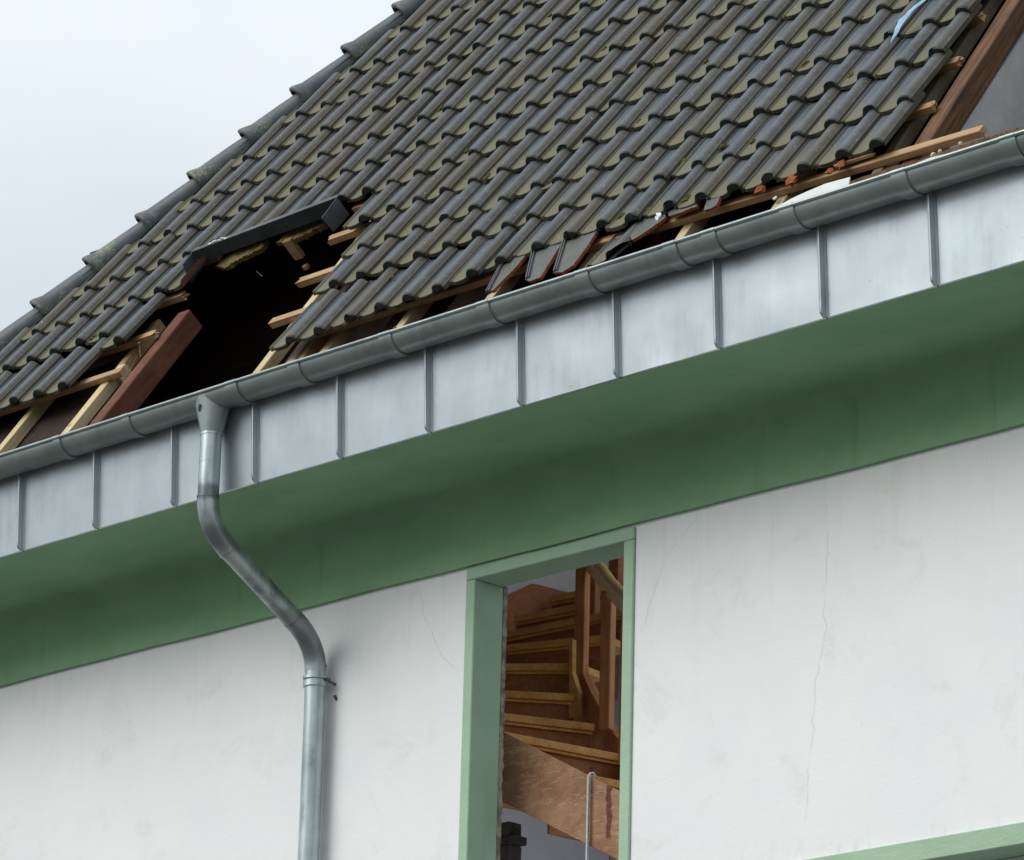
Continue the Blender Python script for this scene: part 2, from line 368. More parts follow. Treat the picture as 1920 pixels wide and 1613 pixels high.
# broken masonry edge behind the left jamb and above the head
bm = bmesh.new()
rows_ = []
for k in range(150):
    z = 4.9+1.865*k/149; q1 = noise.noise(Vector((z*9, 1, 0))); q2 = noise.noise(Vector((z*31, 4, 0))); q3 = noise.noise(Vector((z*14, 9, 0)))
    rows_.append([bm.verts.new(c) for c in ((-13.079, .1735, z), (-13.0235+.003*q2, .1735, z), (-13.019+.004*q2+.003*q1, .178+.003*q3, z), (-13.022+.006*q1+.004*q3, .187+.006*q1, z), (-13.018+.005*q3+.003*q2, .196+.009*q1+.006*q2, z), (-13.079, .215, z))])
for a_, b_ in zip(rows_, rows_[1:]):
    for i in range(5): bm.faces.new((a_[i], a_[i+1], b_[i+1], b_[i]))
ed = put('broken_reveal_edge', bm, BRICKM, win)
bm = bmesh.new(); box(bm, -13.079, -12.02, .174, .190, 6.768, 6.8145)
put('lintel', bm, BRICKM, win)
# lower window: green surround with a dark reveal and a white shutter box
lw = BB('lower_window_surround', (LW0, LW1, -.014, .16, 5.098, 5.1865), GREEN_F, house, .004)
BB('surround_jamb', (LW0, LW0+.06, -.014, .16, 3.6, 5.0965), GREEN_F, lw, .004)
BB('surround_jamb', (LW1-.06, LW1, -.014, .16, 3.6, 5.0965), GREEN_F, lw, .004)
wf = BB('window_frame', (LW0+.06, LW1-.06, .165, .22, 5.00, 5.0975), MEMB, lw, .004)
for xa in (LW0+.06, LW1-.12): BB('window_frame', (xa, xa+.06, .165, .22, 3.6, 4.999), MEMB, lw, .004)
# green band: cove running from the wall out to the soffit
prof = [(0.0, 6.8255), (-.022, 6.8255), (-.022, 7.085)]
R_ = .10
for k in range(1, 9):
    a = math.pi/2*k/8; prof.append((-.022-R_*(1-math.cos(a)), 7.085+R_*math.sin(a)*.98))
prof += [(-.45, 7.203), (-.686, 7.2075), (-.686, 7.245), (.0, 7.245)]
bm = bmesh.new()
N = 40; rings = []
for k in range(N+1):
    x = XL + (XR-XL)*k/N; rings.append([bm.verts.new((x, y, z + (0.0022*math.sin(x*3.1)+.0015*math.sin(x*7.7) if i < 2 else 0))) for i, (y, z) in enumerate(prof)])
for a, b in zip(rings, rings[1:]):
    for i in range(len(prof)-1): bm.faces.new((a[i], a[i+1], b[i+1], b[i]))
bm.faces.new(rings[0]); bm.faces.new(rings[-1])
auto(put('green_soffit', bm, GREEN, house), 30)
# fascia: backing board, zinc panels, standing seams
FT = math.tan(math.radians(2.85))
def FA(x, y, z): return Vector((x, -.70 + y - (z-7.209)*FT, z))     # y measured out of the fascia plane
fas = BB('fascia', (XL, XR, .012, .035, 7.250, 7.63), DARKW, house, 0, f=FA)
SEAM0, SP = -9.732, .5775
k = -12
for k in range(-6, 15):
    xs = SEAM0 - k*SP
    if not XL+.3 < xs < XR: continue
    # zinc panel between this seam and the next one to the left
    x0, x1 = xs-SP+.004, xs-.004
    bm = bmesh.new(); nx, nz_ = 10, 5
    sd_ = random.random()*50
    vv = [[bm.verts.new(FA(x0+(x1-x0)*i/nx, -.006*noise.noise(Vector((i*.35+sd_, j*.45, k)))*math.sin(math.pi*i/nx)-.001, 7.209+.42*j/nz_)) for j in range(nz_+1)] for i in range(nx+1)]
    for i in range(nx):
        for j in range(nz_): bm.faces.new((vv[i][j], vv[i+1][j], vv[i+1][j+1], vv[i][j+1]))
    low = [bm.verts.new(FA(x0+(x1-x0)*i/nx, .010, 7.207)) for i in range(nx+1)]
    for i in range(nx): bm.faces.new((vv[i][0], low[i], low[i+1], vv[i+1][0]))
    auto(put('zinc_panel', bm, ZINC, fas), 30)
    # standing seam: flange, web, folded lip; scooped at its foot
    bm = bmesh.new()
    cols = []
    for z_, d in ((7.2095, -.012), (7.216, -.022), (7.226, -.029), (7.240, -.031), (7.44, -.032), (7.629, -.032)):
        cols.append([bm.verts.new(FA(xs+a, b, z_)) for a, b in ((-.016, -.0045), (-.012, d+.002), (-.003, d), (-.000, d+.001), (.001, -.0045), (.014, -.0065), (.016, -.0015), (-.016, -.0015))])
    for a, b in zip(cols, cols[1:]):
        for i in range(8): bm.faces.new((a[i], a[(i+1) % 8], b[(i+1) % 8], b[i]))
    bm.faces.new(cols[0]); bm.faces.new(cols[-1][::-1])
    put('standing_seam', bm, ZINC, fas)

# ------------------------------------------------------------------ gutter
GY, GZ, GR = -.787, 7.660, .080
gut_e = None
def arc_sweep(bm, xs, r0, r1, a0, a1, n=22, zoff=0):
    rings = []
    for x in xs:
        ring = []
        wv = .0016*noise.noise(Vector((x*1.3, 5, 0)))+.0008*noise.noise(Vector((x*5, 9, 0)))
        for k in range(n+1):
            a = a0+(a1-a0)*k/n; ring.append(bm.verts.new((x, GY+(r0+wv*abs(math.sin(a)))*math.cos(a), GZ+zoff+r0*math.sin(a))))
        for k in range(n, -1, -1):
            a = a0+(a1-a0)*k/n; ring.append(bm.verts.new((x, GY+r1*math.cos(a), GZ+zoff+r1*math.sin(a))))
        rings.append(ring)
    m = len(rings[0])
    for a, b in zip(rings, rings[1:]):
        for i in range(m): bm.faces.new((a[i], a[(i+1) % m], b[(i+1) % m], b[i]))
    bm.faces.new(rings[0]); bm.faces.new(rings[-1][::-1])
bm = bmesh.new(); arc_sweep(bm, [XL+(XR-XL)*k/120 for k in range(121)], GR, GR-.0025, math.pi, 2*math.pi)
gutter = auto(put('gutter', bm, ZINC_G, house), 30)
bm = bmesh.new(); tube(bm, [(XL, GY-GR-.004, GZ-.003), (XR, GY-GR-.004, GZ-.003)], .0085, 14)
auto(put('rolled_bead', bm, ZINC_G, gutter))
BB('back_flange', (XL, XR, GY+GR-.003, GY+GR, GZ, GZ+.05), ZINC_G, gutter, 0)
for x in (-15.05, -14.53, -13.76, -13.33, -12.72, -12.1, -11.5, -10.99, -10.77, -10.34, -9.75, -9.2):
    bm = bmesh.new()
    w = .075 if x not in (-14.53, -15.05) else .05
    arc_sweep(bm, [x-w, x-w+.008, x-.006, x], GR+.0075, GR+.0008, math.pi*1.02, 2*math.pi*.99)
    auto(put('gutter_joint', bm, ZINC_G, gutter), 30)
    bm = bmesh.new(); tube(bm, [(x-w, GY-GR-.004, GZ-.003), (x, GY-GR-.004, GZ-.003)], .0102, 14)
    auto(put('bead_sleeve', bm, ZINC_G, gutter))
    bm = bmesh.new(); arc_sweep(bm, [x, x+.0035], GR+.0012, GR+.0002, math.pi*1.02, 2*math.pi*.99)
    auto(put('joint_line', bm, ZINC_D, gutter), 30)

# ------------------------------------------------------------------ downpipe
PX = -14.0136
dp_parts = []
path = [(-.790, 7.475), (-.790, 7.30), (-.790, 7.165)]
def bez(a, b, c, n=9): return [((1-t)**2*a[0]+2*t*(1-t)*b[0]+t*t*c[0], (1-t)**2*a[1]+2*t*(1-t)*b[1]+t*t*c[1]) for t in (k/n for k in range(1, n+1))]
el1 = [(-.790, 7.160)] + bez((-.790, 7.160), (-.790, 7.025), (-.655, 6.945), 12)
mid = [(-.655, 6.945), (-.225, 6.692)]
el2 = [(-.225, 6.692)] + bez((-.225, 6.692), (-.085, 6.61), (-.078, 6.475), 12)
low = [(-.078, 6.475), (-.074, 6.3), (-.074, 3.0), (-.074, .1)]
bm = bmesh.new(); tube(bm, [(PX, y, z) for y, z in low], .050, 28)
pipe = auto(put('downpipe', bm, ZINC_P, house))
def seg(name, pts, r, label=None, mat=ZINC_P):
    b = bmesh.new(); tube(b, [(PX, y, z) for y, z in pts], r, 28); return auto(put(name, b, mat, pipe, label))
seg('upper_pipe', path, .050, 'short straight zinc pipe below the outlet')
seg('pipe_elbow', el1, .0515, 'grimy upper elbow of the downpipe')
seg('diagonal_pipe', mid, .0495, 'stained diagonal pipe running back under the soffit')
seg('pipe_elbow', el2, .0515, 'lower elbow of the downpipe at the wall')
seg('pipe_sleeve', [(-.790, 7.335), (-.790, 7.330)], .0512)
seg('pipe_sleeve', [(-.790, 7.168), (-.790, 7.158)], .0535)
def along(a, b, t): return (a[0]+(b[0]-a[0])*t, a[1]+(b[1]-a[1])*t)
seg('pipe_sleeve', [along(mid[0], mid[1], .0), along(mid[0], mid[1], .02)], .0535)
seg('pipe_sleeve', [along(mid[0], mid[1], .975), along(mid[0], mid[1], .995)], .0530)
seg('pipe_sleeve', [(-.078, 6.505), (-.078, 6.497)], .0535)
seg('pipe_clamp', [(-.077, 6.446), (-.077, 6.432)], .0595)
seg('pipe_clamp', [(-.077, 6.424), (-.077, 6.396)], .0575)
bm = bmesh.new(); tube(bm, [(PX+.052, -.04, 6.425), (PX+.060, .0, 6.415)], .006, 8); tube(bm, [(PX+.055, -.055, 6.43), (PX+.075, -.055, 6.425)], .008, 8)
tube(bm, [(PX+.066, -.012, 6.36), (PX+.070, .01, 6.33)], .007, 8)
put('clamp_bolt', bm, STEEL, pipe)
# outlet funnel
bm = bmesh.new(); rings = []
for t in (0, .12, .3, .5, .7, .85, 1.0):
    z_ = 7.650-(7.650-7.468)*t; e = (1-t)**1.0
    rx = .0515+(.108-.0515)*e; ry = .0515+(.0815-.0515)*e
    rings.append([bm.verts.new((PX+rx*math.cos(a)*(1 if True else 1), -.787+ry*math.sin(a), z_)) for a in (2*math.pi*k/32 for k in range(32))])
for a, b in zip(rings, rings[1:]):
    for k in range(32): bm.faces.new((a[k], a[(k+1) % 32], b[(k+1) % 32], b[k]))
auto(put('outlet_funnel', bm, ZINC_G, pipe, 'cone shaped gutter outlet with a small star stamp'), 50)
seg('pipe_sleeve', [(-.789, 7.472), (-.789, 7.462)], .0535)
bm = bmesh.new()      # stamped eight-pointed star on the funnel
cx, cz = PX-.012, 7.585; n_ = Vector((-.05, -1, -.25)).normalized(); e1 = Vector((1, 0, 0)); e1 = (e1-n_*e1.dot(n_)).normalized(); e2 = n_.cross(e1)
def fy(z_): t = (7.650-z_)/(7.650-7.468); return -.787-(.0515+(.0815-.0515)*(1-t))
C0 = Vector((cx, fy(cz)-.0015, cz))
for k in range(8):
    a = math.pi*k/4+.2; d = math.cos(a)*e1+math.sin(a)*e2; s_ = n_.cross(d)
    q = [C0+d*.005+s_*.0018, C0+d*.005-s_*.0018, C0+d*.019]
    vs_ = [bm.verts.new(p+n_*.0015) for p in q]; bm.faces.new(vs_)
    vb = [bm.verts.new(p-n_*.004) for p in q]
    for i in range(3): bm.faces.new((vs_[i], vs_[(i+1) % 3], vb[(i+1) % 3], vb[i]))
put('star_stamp', bm, LEAD, pipe)

# ================================================================== ROOF
roof = bpy.data.objects.new('roof', None); COL.objects.link(roof); roof.parent = house; roof.matrix_parent_inverse = wm(house).inverted(); roof.location = (-12, -.8, 7.7)
roof['label'] = 'steep hip roof of slate grey interlocking tiles with two holes torn in it'
XC = [-10.147, -10.335, -10.544, -10.739, -10.937, -11.135, -11.33, -11.55, -11.742, -11.942, -12.143, -12.36, -12.52, -12.717, -12.91,
      -13.10, -13.295, -13.486, -13.675, -13.868, -14.05, -14.227, -14.418, -14.607, -14.80, -15.0, -15.195, -15.40, -15.605, -15.80, -16.0]
while len(XC) < 40: XC.append(XC[-1]-.198)
def tile_section():
    t = []                                       # (x, z) left to right, top skin
    t += [(-.172, -.052), (-.170, -.043), (-.1645, -.042), (-.162, -.050), (-.157, -.050), (-.1545, -.041), (-.150, -.041), (-.147, -.049)]
    t += [(-.125, -.0520), (-.098, -.0530), (-.072, -.0515), (-.052, -.0470), (-.040, -.0395)]
    for a in (160, 146, 126, 104, 82, 60, 40, 22): t.append((.0365*math.cos(math.radians(a)), -.037+.037*math.sin(math.radians(a))))
    t += [(.0375, -.0275), (.0400, -.0285), (.0410, -.055)]
    return t
SEC = [(x, z*.80) for x, z in tile_section()]
def tile_mesh(seed, L=.395, clip=None, chip=0.0, wob=1.0):
    rnd = random.Random(seed); bm = bmesh.new(); TH = .0175
    ys = [0.0, .004, .012, .11, .22, L]; top = []
    for yi, y in enumerate(ys):
        row = []
        for i, (x, z) in enumerate(SEC):
            dz = -.0035 if yi == 0 else (-.0008 if yi == 1 else 0)
            if x > -.042 and x < .037: dz *= 1.4
            dy = 0
            if yi <= 2: dy = .006*math.sin(i*.9+seed)*0.35 + rnd.uniform(-1, 1)*.0012*wob + (.008 if -.045 < x < .042 else 0)*(-1)
            if yi <= 2 and x < -.145: dy += .006
            if yi <= 2 and chip and rnd.random() < chip: dy += rnd.uniform(.004, .018)
            w = .0012*noise.noise(Vector((i*.3, y*6, seed*3.1)))*wob
            row.append(bm.verts.new((x+w, y+dy if yi < 3 else y, z+dz+w)))
        top.append(row)
    for a, b in zip(top, top[1:]):
        for i in range(len(SEC)-1): bm.faces.new((a[i], a[i+1], b[i+1], b[i]))
    bot = []
    for yi in (0, 5):
        row = []
        for i, (x, z) in enumerate(SEC):
            k = max(i-1, 0), min(i+1, len(SEC)-1)
            tx, tz = SEC[k[1]][0]-SEC[k[0]][0], SEC[k[1]][1]-SEC[k[0]][1]; l = math.hypot(tx, tz)
            nx_, nz2 = tz/l, -tx/l
            if x < -.145: nx_, nz2 = 0, -1; zz = -.040
            elif x > .0385: nx_, nz2 = -1, 0; zz = z
            else: zz = z
            if yi == 0 and -.037 < x < .0385:        # the roll is closed at its lower end
                p = top[0][i].co; row.append(bm.verts.new((x*.93, p.y+.003, min(-.040, p.z-.006)))); continue
            p = top[yi][i].co; row.append(bm.verts.new((x+nx_*TH*(.35 if x > .0385 else 1), p.y, (p.z if x >= -.145 else -.040)+nz2*TH)))
        bot.append(row)
    for i in range(len(SEC)-1):
        bm.faces.new((bot[0][i], bot[1][i], bot[1][i+1], bot[0][i+1]))
        bm.faces.new((top[0][i], bot[0][i], bot[0][i+1], top[0][i+1]))
        bm.faces.new((top[5][i+1], bot[1][i+1], bot[1][i], top[5][i]))
    for e in (0, len(SEC)-1):
        loop = [top[y][e] for y in range(6)]+[bot[1][e], bot[0][e]]
        bm.faces.new(loop if e else loop[::-1])
    if clip:                                     # list of (point, normal): keep the side the normal points to
        for co, no in clip:
            g = bm.verts[:]+bm.edges[:]+bm.faces[:]
            r = bmesh.ops.bisect_plane(bm, geom=g, plane_co=co, plane_no=no, clear_inner=True)
            ed_ = [x for x in r['geom_cut'] if isinstance(x, bmesh.types.BMEdge)]
            if ed_:
                r2 = bmesh.ops.holes_fill(bm, edges=ed_, sides=0)
                for f_ in r2['faces']: f_.material_index = 1
    if not bm.faces: return None
    bmesh.ops.recalc_face_normals(bm, faces=bm.faces)
    me = bpy.data.meshes.new('roof_tile'); bm.to_mesh(me); bm.free(); tile_uv(me)
    me.materials.append(T_TILE); me.materials.append(T_CLAY)
    for p in me.polygons: p.use_smooth = True
    me.set_sharp_from_angle(angle=math.radians(38))
    return me
TILES = [tile_mesh(s) for s in range(7)] + [tile_mesh(s, chip=.25, wob=1.6) for s in (21, 22, 23)]
TILT = math.atan2(-.026, .315)
def proj(p):
    d = p-CAM; w = d.dot(fw); return (960+7716.7*d.dot(rt)/w, 806.5-7716.7*d.dot(up)/w)
def interp(x, pts):
    pts = sorted(pts)
    if x <= pts[0][0]: return pts[0][1]
    for (a, b), (c, d) in zip(pts, pts[1:]):
        if x <= c: return b+(d-b)*(x-a)/(c-a)
    return pts[-1][1]
V0 = [(-13.7, .285), (-13.3, .309), (-12.9, .325), (-12.6, .325), (-12.45, .395), (-12.0, .42), (-11.6, .405), (-11.2, .375), (-10.7, .34), (-10.1, .34)]
V1 = [(-13.8, .70), (-12.7, .728), (-12.0, .702), (-11.5, .685), (-10.9, .662), (-10.3, .64), (-10.1, .652)]
cells = []
for j in range(0, 16):
    for i, x in enumerate(XC):
        if j == 0:
            if i > 18 and x > -15.45: continue
            v = interp(x, V0) if i <= 18 else .574
            if i > 18: continue
        elif j == 1:
            if i <= 18: v = interp(x, V1)
            elif i >= 28: v = .574 + random.uniform(-.01, .01)
            else: continue
        elif j == 2:
            if i <= 18 or i >= 28: v = 1.0
            elif i == 27: v = .888
            else: continue
        elif j == 3:
            if i <= 19 or i >= 27: v = 1.30
            else: continue
        else: v = {4: 1.605, 5: 1.918, 6: 2.218, 7: 2.540, 8: 2.845, 9: 3.15}.get(j, 3.15+.31*(j-9))
        if x+.05 < hipx(v+.39)-.09: continue
        cells.append((i, j, x, v))
def inframe(x, v):
    px, py = proj(RP(x, v+.15, 0)); return -45 < px < 1965 and -45 < py < 1660, (RP(x, v)-CAM).length
vis = sorted([(inframe(x, v)[1], i, j, x, v) for i, j, x, v in cells if inframe(x, v)[0]])
keep = {(c[1], c[2]) for c in vis[:300]}
rest = bmesh.new()
BROKEN = {}
for i, j, x, v in cells:
    chipp = random.random() < .12
    me = random.choice(TILES[7:] if chipp else TILES[:7])
    jx, jv, rz = random.gauss(0, .003), random.gauss(0, .006), random.gauss(0, .0075)
    # cut along the hip where the cap covers it
    if x-.18 < hipx(v)-.05 or x-.18 < hipx(v+.39)-.05:
        hx = hipx(v)-.065-x; no = Vector((1, -.650, 0)).normalized()
        me = tile_mesh(i*13+j, clip=[((hx, 0, 0), no)])
        if me is None: continue
    lab = None
    if (i, j) == (18, 3): pass
    mw = RMW(x+jx, v+jv, random.gauss(0, .0012), rz, TILT+random.gauss(0, .004))
    if (i, j) in keep:
        put('roof_tile', me, None, roof, lab, mw=mw)
    else:
        t = bmesh.new(); t.from_mesh(me); t.transform(mw); tm = bpy.data.meshes.new('t'); t.to_mesh(tm); t.free(); rest.from_mesh(tm); bpy.data.meshes.remove(tm)
put.raw = True
o = put('roof_tile', rest, [T_TILE, T_CLAY], roof, kind='stuff'); put.raw = False
for p in o.data.polygons: p.use_smooth = True
o.data.set_sharp_from_angle(angle=math.radians(38))
# broken tile beside the flashing on the left of the hole, a piece missing on its right
me = tile_mesh(78, clip=[((-.04, .0, 0), Vector((-1, 0, 0)))], chip=.4)
put('broken_roof_tile', me, None, roof, 'tile pan without its roll beside the slipped tile', mw=RMW(-15.395, .888, -.006, .0, TILT))
_m79 = tile_mesh(79, clip=[((-.035, .0, 0), Vector((-1, .12, 0)).normalized())], chip=.5); _m79.materials[1] = CLAY_SHADE
put('broken_roof_tile', _m79, None, roof, 'broken tile at the left edge of the hole with a clay red fracture', mw=RMW(-15.205, 1.30, -.004, .0, TILT))

# shards of the torn eaves course: plates with clay coloured fracture edges
def shard(name, pts, n=-.05, th=.014, ribs=None, label=None, tilt=0.0, roll=None):
    bm = bmesh.new()
    fine = []
    for k in range(len(pts)):
        a, b = Vector(pts[k]), Vector(pts[(k+1) % len(pts)]); L = (b-a).length; m_ = max(1, int(L/.012))
        for q in range(m_):
            p = a.lerp(b, q/m_); j_ = .0022 if q else 0
            fine.append(p+Vector((random.uniform(-j_, j_), random.uniform(-j_, j_))))
    def hgt(p):
        if not roll: return 0
        d = p.x-roll; return .8*max(0, (.036**2-d*d))**.5 if abs(d) < .036 else 0
    t = [bm.verts.new(RP(p.x, p.y, n+hgt(p))) for p in fine]; b_ = [bm.verts.new(RP(p.x+.002, p.y+.001, n-th+hgt(p)*.8)) for p in fine]
    f1 = bm.faces.new(t); f2 = bm.faces.new(b_[::-1]); f2.material_index = 1
    for k in range(len(t)):
        f_ = bm.faces.new((t[k], b_[k], b_[(k+1) % len(t)], t[(k+1) % len(t)])); f_.material_index = 1
    bmesh.ops.triangulate(bm, faces=[f1, f2])
    o = put(name, bm, [T_TILE, T_CLAY], roof, label); tile_uv(o.data, (-.09, .16))
    if ribs:
        (xa, va), (xb, vb) = ribs
        for off in (.004, .017):
            bb = bmesh.new()
            d = Vector((xb-xa, vb-va)).normalized(); s_ = Vector((-d.y, d.x)) if d.y < 0 else Vector((d.y, -d.x))
            s_ = Vector((abs(s_.x), s_.y if s_.x > 0 else -s_.y))
            q = [Vector((xa, va))+s_*off, Vector((xa, va))+s_*(off+.006), Vector((xb, vb))+s_*(off+.006), Vector((xb, vb))+s_*off]
            T_ = [bb.verts.new(RP(p.x, p.y, n+.010)) for p in q]; B_ = [bb.verts.new(RP(p.x, p.y, n-.002)) for p in q]
            bb.faces.new(T_)
            for k in range(4): bb.faces.new((T_[k], B_[k], B_[(k+1) % 4], T_[(k+1) % 4]))
            tile_uv(put('interlock_rib', bb, T_TILE, o).data, (0.0, .2))
    return o
SH = 'broken_roof_tile'
shard(SH, [(-12.392, .435), (-12.336, .168), (-12.318, .180), (-12.294, .172), (-12.245, .325), (-12.235, .40), (-12.25, .44)], ribs=((-12.392, .435), (-12.336, .168)), label='eaves tile snapped diagonally, leftmost of the shards above the gutter')
shard(SH, [(-12.205, .43), (-12.09, .173), (-12.048, .150), (-11.99, .156), (-12.007, .377), (-12.01, .43)], ribs=((-12.205, .43), (-12.09, .173)), label='pointed eaves tile shard hanging next to the leftmost one')
shard(SH, [(-12.02, .45), (-11.909, .158), (-11.878, .150), (-11.843, .137), (-11.796, .171), (-11.793, .287), (-11.80, .42)], ribs=((-12.02, .45), (-11.909, .158)), label='eaves tile shard with a wavy orange break, left of the one that kept its roll')
# the eaves tile that kept its roll
me = tile_mesh(91, clip=[((0, .025, 0), Vector((-.12, 1, 0)).normalized()), ((.03, .10, 0), Vector((-1, .35, 0)).normalized())], chip=.3)
put(SH, me, None, roof, 'eaves tile with its roll kept and a clay red break on the right', mw=RMW(-11.575, .150, -.035, -.10, TILT))
shard(SH, [(-11.545, .300), (-11.49, .245), (-11.43, .285), (-11.36, .352), (-11.40, .420), (-11.52, .430), (-11.56, .36)], n=-.058, label='shard showing its clay red underside beside the rolled eaves tile')
shard(SH, [(-11.114, .37), (-11.085, .281), (-11.045, .276), (-11.02, .290), (-11.034, .364), (-10.985, .392), (-11.0, .42), (-11.10, .42)], n=-.045, label='small grey pan shard with an orange edge above the middle of the batten')
shard(SH, [(-11.35, .375), (-11.324, .340), (-11.244, .337), (-11.20, .350), (-11.165, .345), (-11.185, .41), (-11.30, .42)], n=-.05, label='thin clay red shard lying along the batten')
for (x, v, s_, lab) in ((-10.795, .325, .022, 'clay stub left under the third roll from the right'), (-10.61, .315, .024, 'pale and orange clay stub under a roll'),
                   (-10.345, .315, .018, 'clay stub on the batten near its right end'), (-10.395, .288, .015, 'smallest clay stub lying on the batten'), (-11.41, .385, .02, 'metal grey stub of a clamp tile')):
    bm = bmesh.new(); bmesh.ops.create_icosphere(bm, subdivisions=2, radius=s_)
    for vv_ in bm.verts: vv_.co = Vector((vv_.co.x*1.1, vv_.co.y*1.6, vv_.co.z*.6))*(1+.8*noise.noise(vv_.co*70+Vector((x*9, v, 0)))+.3*noise.noise(vv_.co*260))
    put('tile_stub', bm, T_CLAY if 'grey' not in lab else MEMB, roof, lab, mw=RMW(x, v, -.055, .3))

# ------------------------------------------------------------------ battens, counter battens, rafters
def RBX(name, x0, x1, v0, v1, n0, n1, mat, label=None, bev=.003, rag=0, tz=0):
    """timber in roof axes; its object frame follows the roof so the grain runs true"""
    cx, cv, cn = (x0+x1)/2, (v0+v1)/2, (n0+n1)/2
    bm = bmesh.new(); box(bm, x0-cx, x1-cx, v0-cv, v1-cv, n0-cn, n1-cn); bmesh.ops.recalc_face_normals(bm, faces=bm.faces)
    if rag:
        end = [f for f in bm.faces if abs(f.normal.x) > .9 and f.normal.x*rag > 0]
        bmesh.ops.subdivide_edges(bm, edges=list({e for f in end for e in f.edges}), cuts=3, use_grid_fill=True)
        for vv_ in bm.verts:
            if (vv_.co.x-(x1-cx if rag > 0 else x0-cx))**2 < 1e-8: vv_.co.x += random.uniform(-.012, .010)
    elif bev: bevel(bm, bev, 1)
    return put(name, bm, mat, roof, label, mw=RMW(cx, cv, cn, tz))
BN0, BN1 = -.125, -.092
RBX('batten', -13.70, -12.10, .395, .440, BN0, BN1, PINE_X, 'eaves batten under the lowest middle tiles', tz=math.atan2(-.010, 1.6))
RBX('batten', -12.098, -9.63, .346, .391, BN0, BN1, PINE_X, 'long bare batten reaching out past the tiles on the right', tz=-math.atan2(.100, 2.5))
RBX('batten', -17.4, -15.29, .660, .705, BN0, BN1, PINE_X, 'lowest batten of the left corner with a sawn end')
for (xl, xr, v) in ((-14.164, -10.056, .660), (-14.20, -10.075, .995), (-14.221, -10.115, 1.350)):
    RBX('batten', xl, -12.3, v-.01, v+.035, BN0, BN1, PINE_X, rag=-1); RBX('batten', -12.298, xr, v-.01, v+.035, BN0, BN1, PINE_X, rag=1)
for (xl, xr, v) in ((-17.3, -15.26, .960), (-17.2, -15.28, 1.295)): RBX('batten', xl, xr, v-.01, v+.035, BN0, BN1, PINE_X, rag=1)
RBX('batten', hipx(1.61)+.05, -15.24, 1.60, 1.645, BN0, BN1, PINE_X); RBX('batten', -14.22, -10.08, 1.60, 1.645, BN0, BN1, PINE_X)
for k in range(1, 8): RBX('batten', hipx(1.61+.31*k)+.05, -10.08, 1.60+.31*k, 1.645+.31*k, BN0, BN1, PINE_X)
CN0, CN1 = -.185, -.127
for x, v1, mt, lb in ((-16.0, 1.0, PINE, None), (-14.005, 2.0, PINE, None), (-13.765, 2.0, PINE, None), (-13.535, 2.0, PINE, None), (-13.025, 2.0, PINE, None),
                      (-12.44, 2.0, PINE, None), (-11.86, 2.0, PINE, None), (-11.28, 2.0, PINE, None), (-10.73, 2.0, PINE, None), (-10.195, 2.3, PINE_SHADE, 'counter batten running up past the torn right edge')):
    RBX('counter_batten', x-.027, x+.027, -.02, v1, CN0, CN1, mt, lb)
RBX('counter_batten', -13.708, -13.668, -.02, 2.0, CN0, CN1+.002, PINE_OR, 'orange coloured counter batten doubled against a pale one')
RBX('counter_batten', -15.465, -15.405, -.02, .745, CN0, CN1, PINE, 'pale counter batten with a cut top beside the left hole')
RBX('counter_batten', -15.475, -15.425, .755, 1.2, CN0-.01, CN1-.01, PINE_X, 'darker upper length of the scarfed counter batten')
RBX('timber_block', -15.43, -15.375, .71, .80, CN0-.02, CN1+.004, PINE, 'split block where the two counter battens meet')
for x, mt, lb in ((-15.225, OLD, 'reddish brown rafter standing in the left hole'), (-10.03, OLD2, 'broad weathered rafter bared at the right edge')):
    RBX('rafter', x-.045, x+.045, .03, 3.0 if x > -11 else 1.19, -.235 if x > -11 else -.255, -.135, mt, lb, bev=.005)
for x in (-16.1, -13.2, -12.5, -11.6, -10.75): RBX('rafter', x-.04, x+.04, .05, 3.2, -.34, -.17, OLD, bev=.004)
RBX('rafter', -14.52, -14.43, .05, 2.4, -.56, -.44, DARKW)
RBX('timber_block', -14.715, -14.655, 1.540, 1.572, -.235, -.115, PINE_X, 'short offcut hanging in the dark below the flashing')
RBX('timber_block', -14.70, -14.665, 1.535, 1.560, -.300, -.275, PINE_X, 'tiny offcut below the hanging one')
RBX('splinter', -10.40, -10.19, .335, .350, -.075, -.062, PINE_X, 'splintered strip lying on the long batten', rag=1)
# added sheet blocks light into the attic above the holes; unseen boards close the right
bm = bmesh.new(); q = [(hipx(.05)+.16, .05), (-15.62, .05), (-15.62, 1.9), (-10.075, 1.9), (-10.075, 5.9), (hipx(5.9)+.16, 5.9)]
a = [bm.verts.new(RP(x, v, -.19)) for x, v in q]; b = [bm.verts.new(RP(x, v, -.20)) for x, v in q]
bm.faces.new(a); bm.faces.new(b[::-1]); put('light_block_sheet', bm, DARKW, roof)
for k in range(12):
    RBX('sheathing_board', -9.94, XR, 1.80+.16*k, 1.955+.16*k, -.16, -.135, DARKW, bev=.002)
for x in (-9.35, -8.6): RBX('rafter', x-.04, x+.04, 1.3, 3.2, -.34, -.165, OLD, bev=.004)

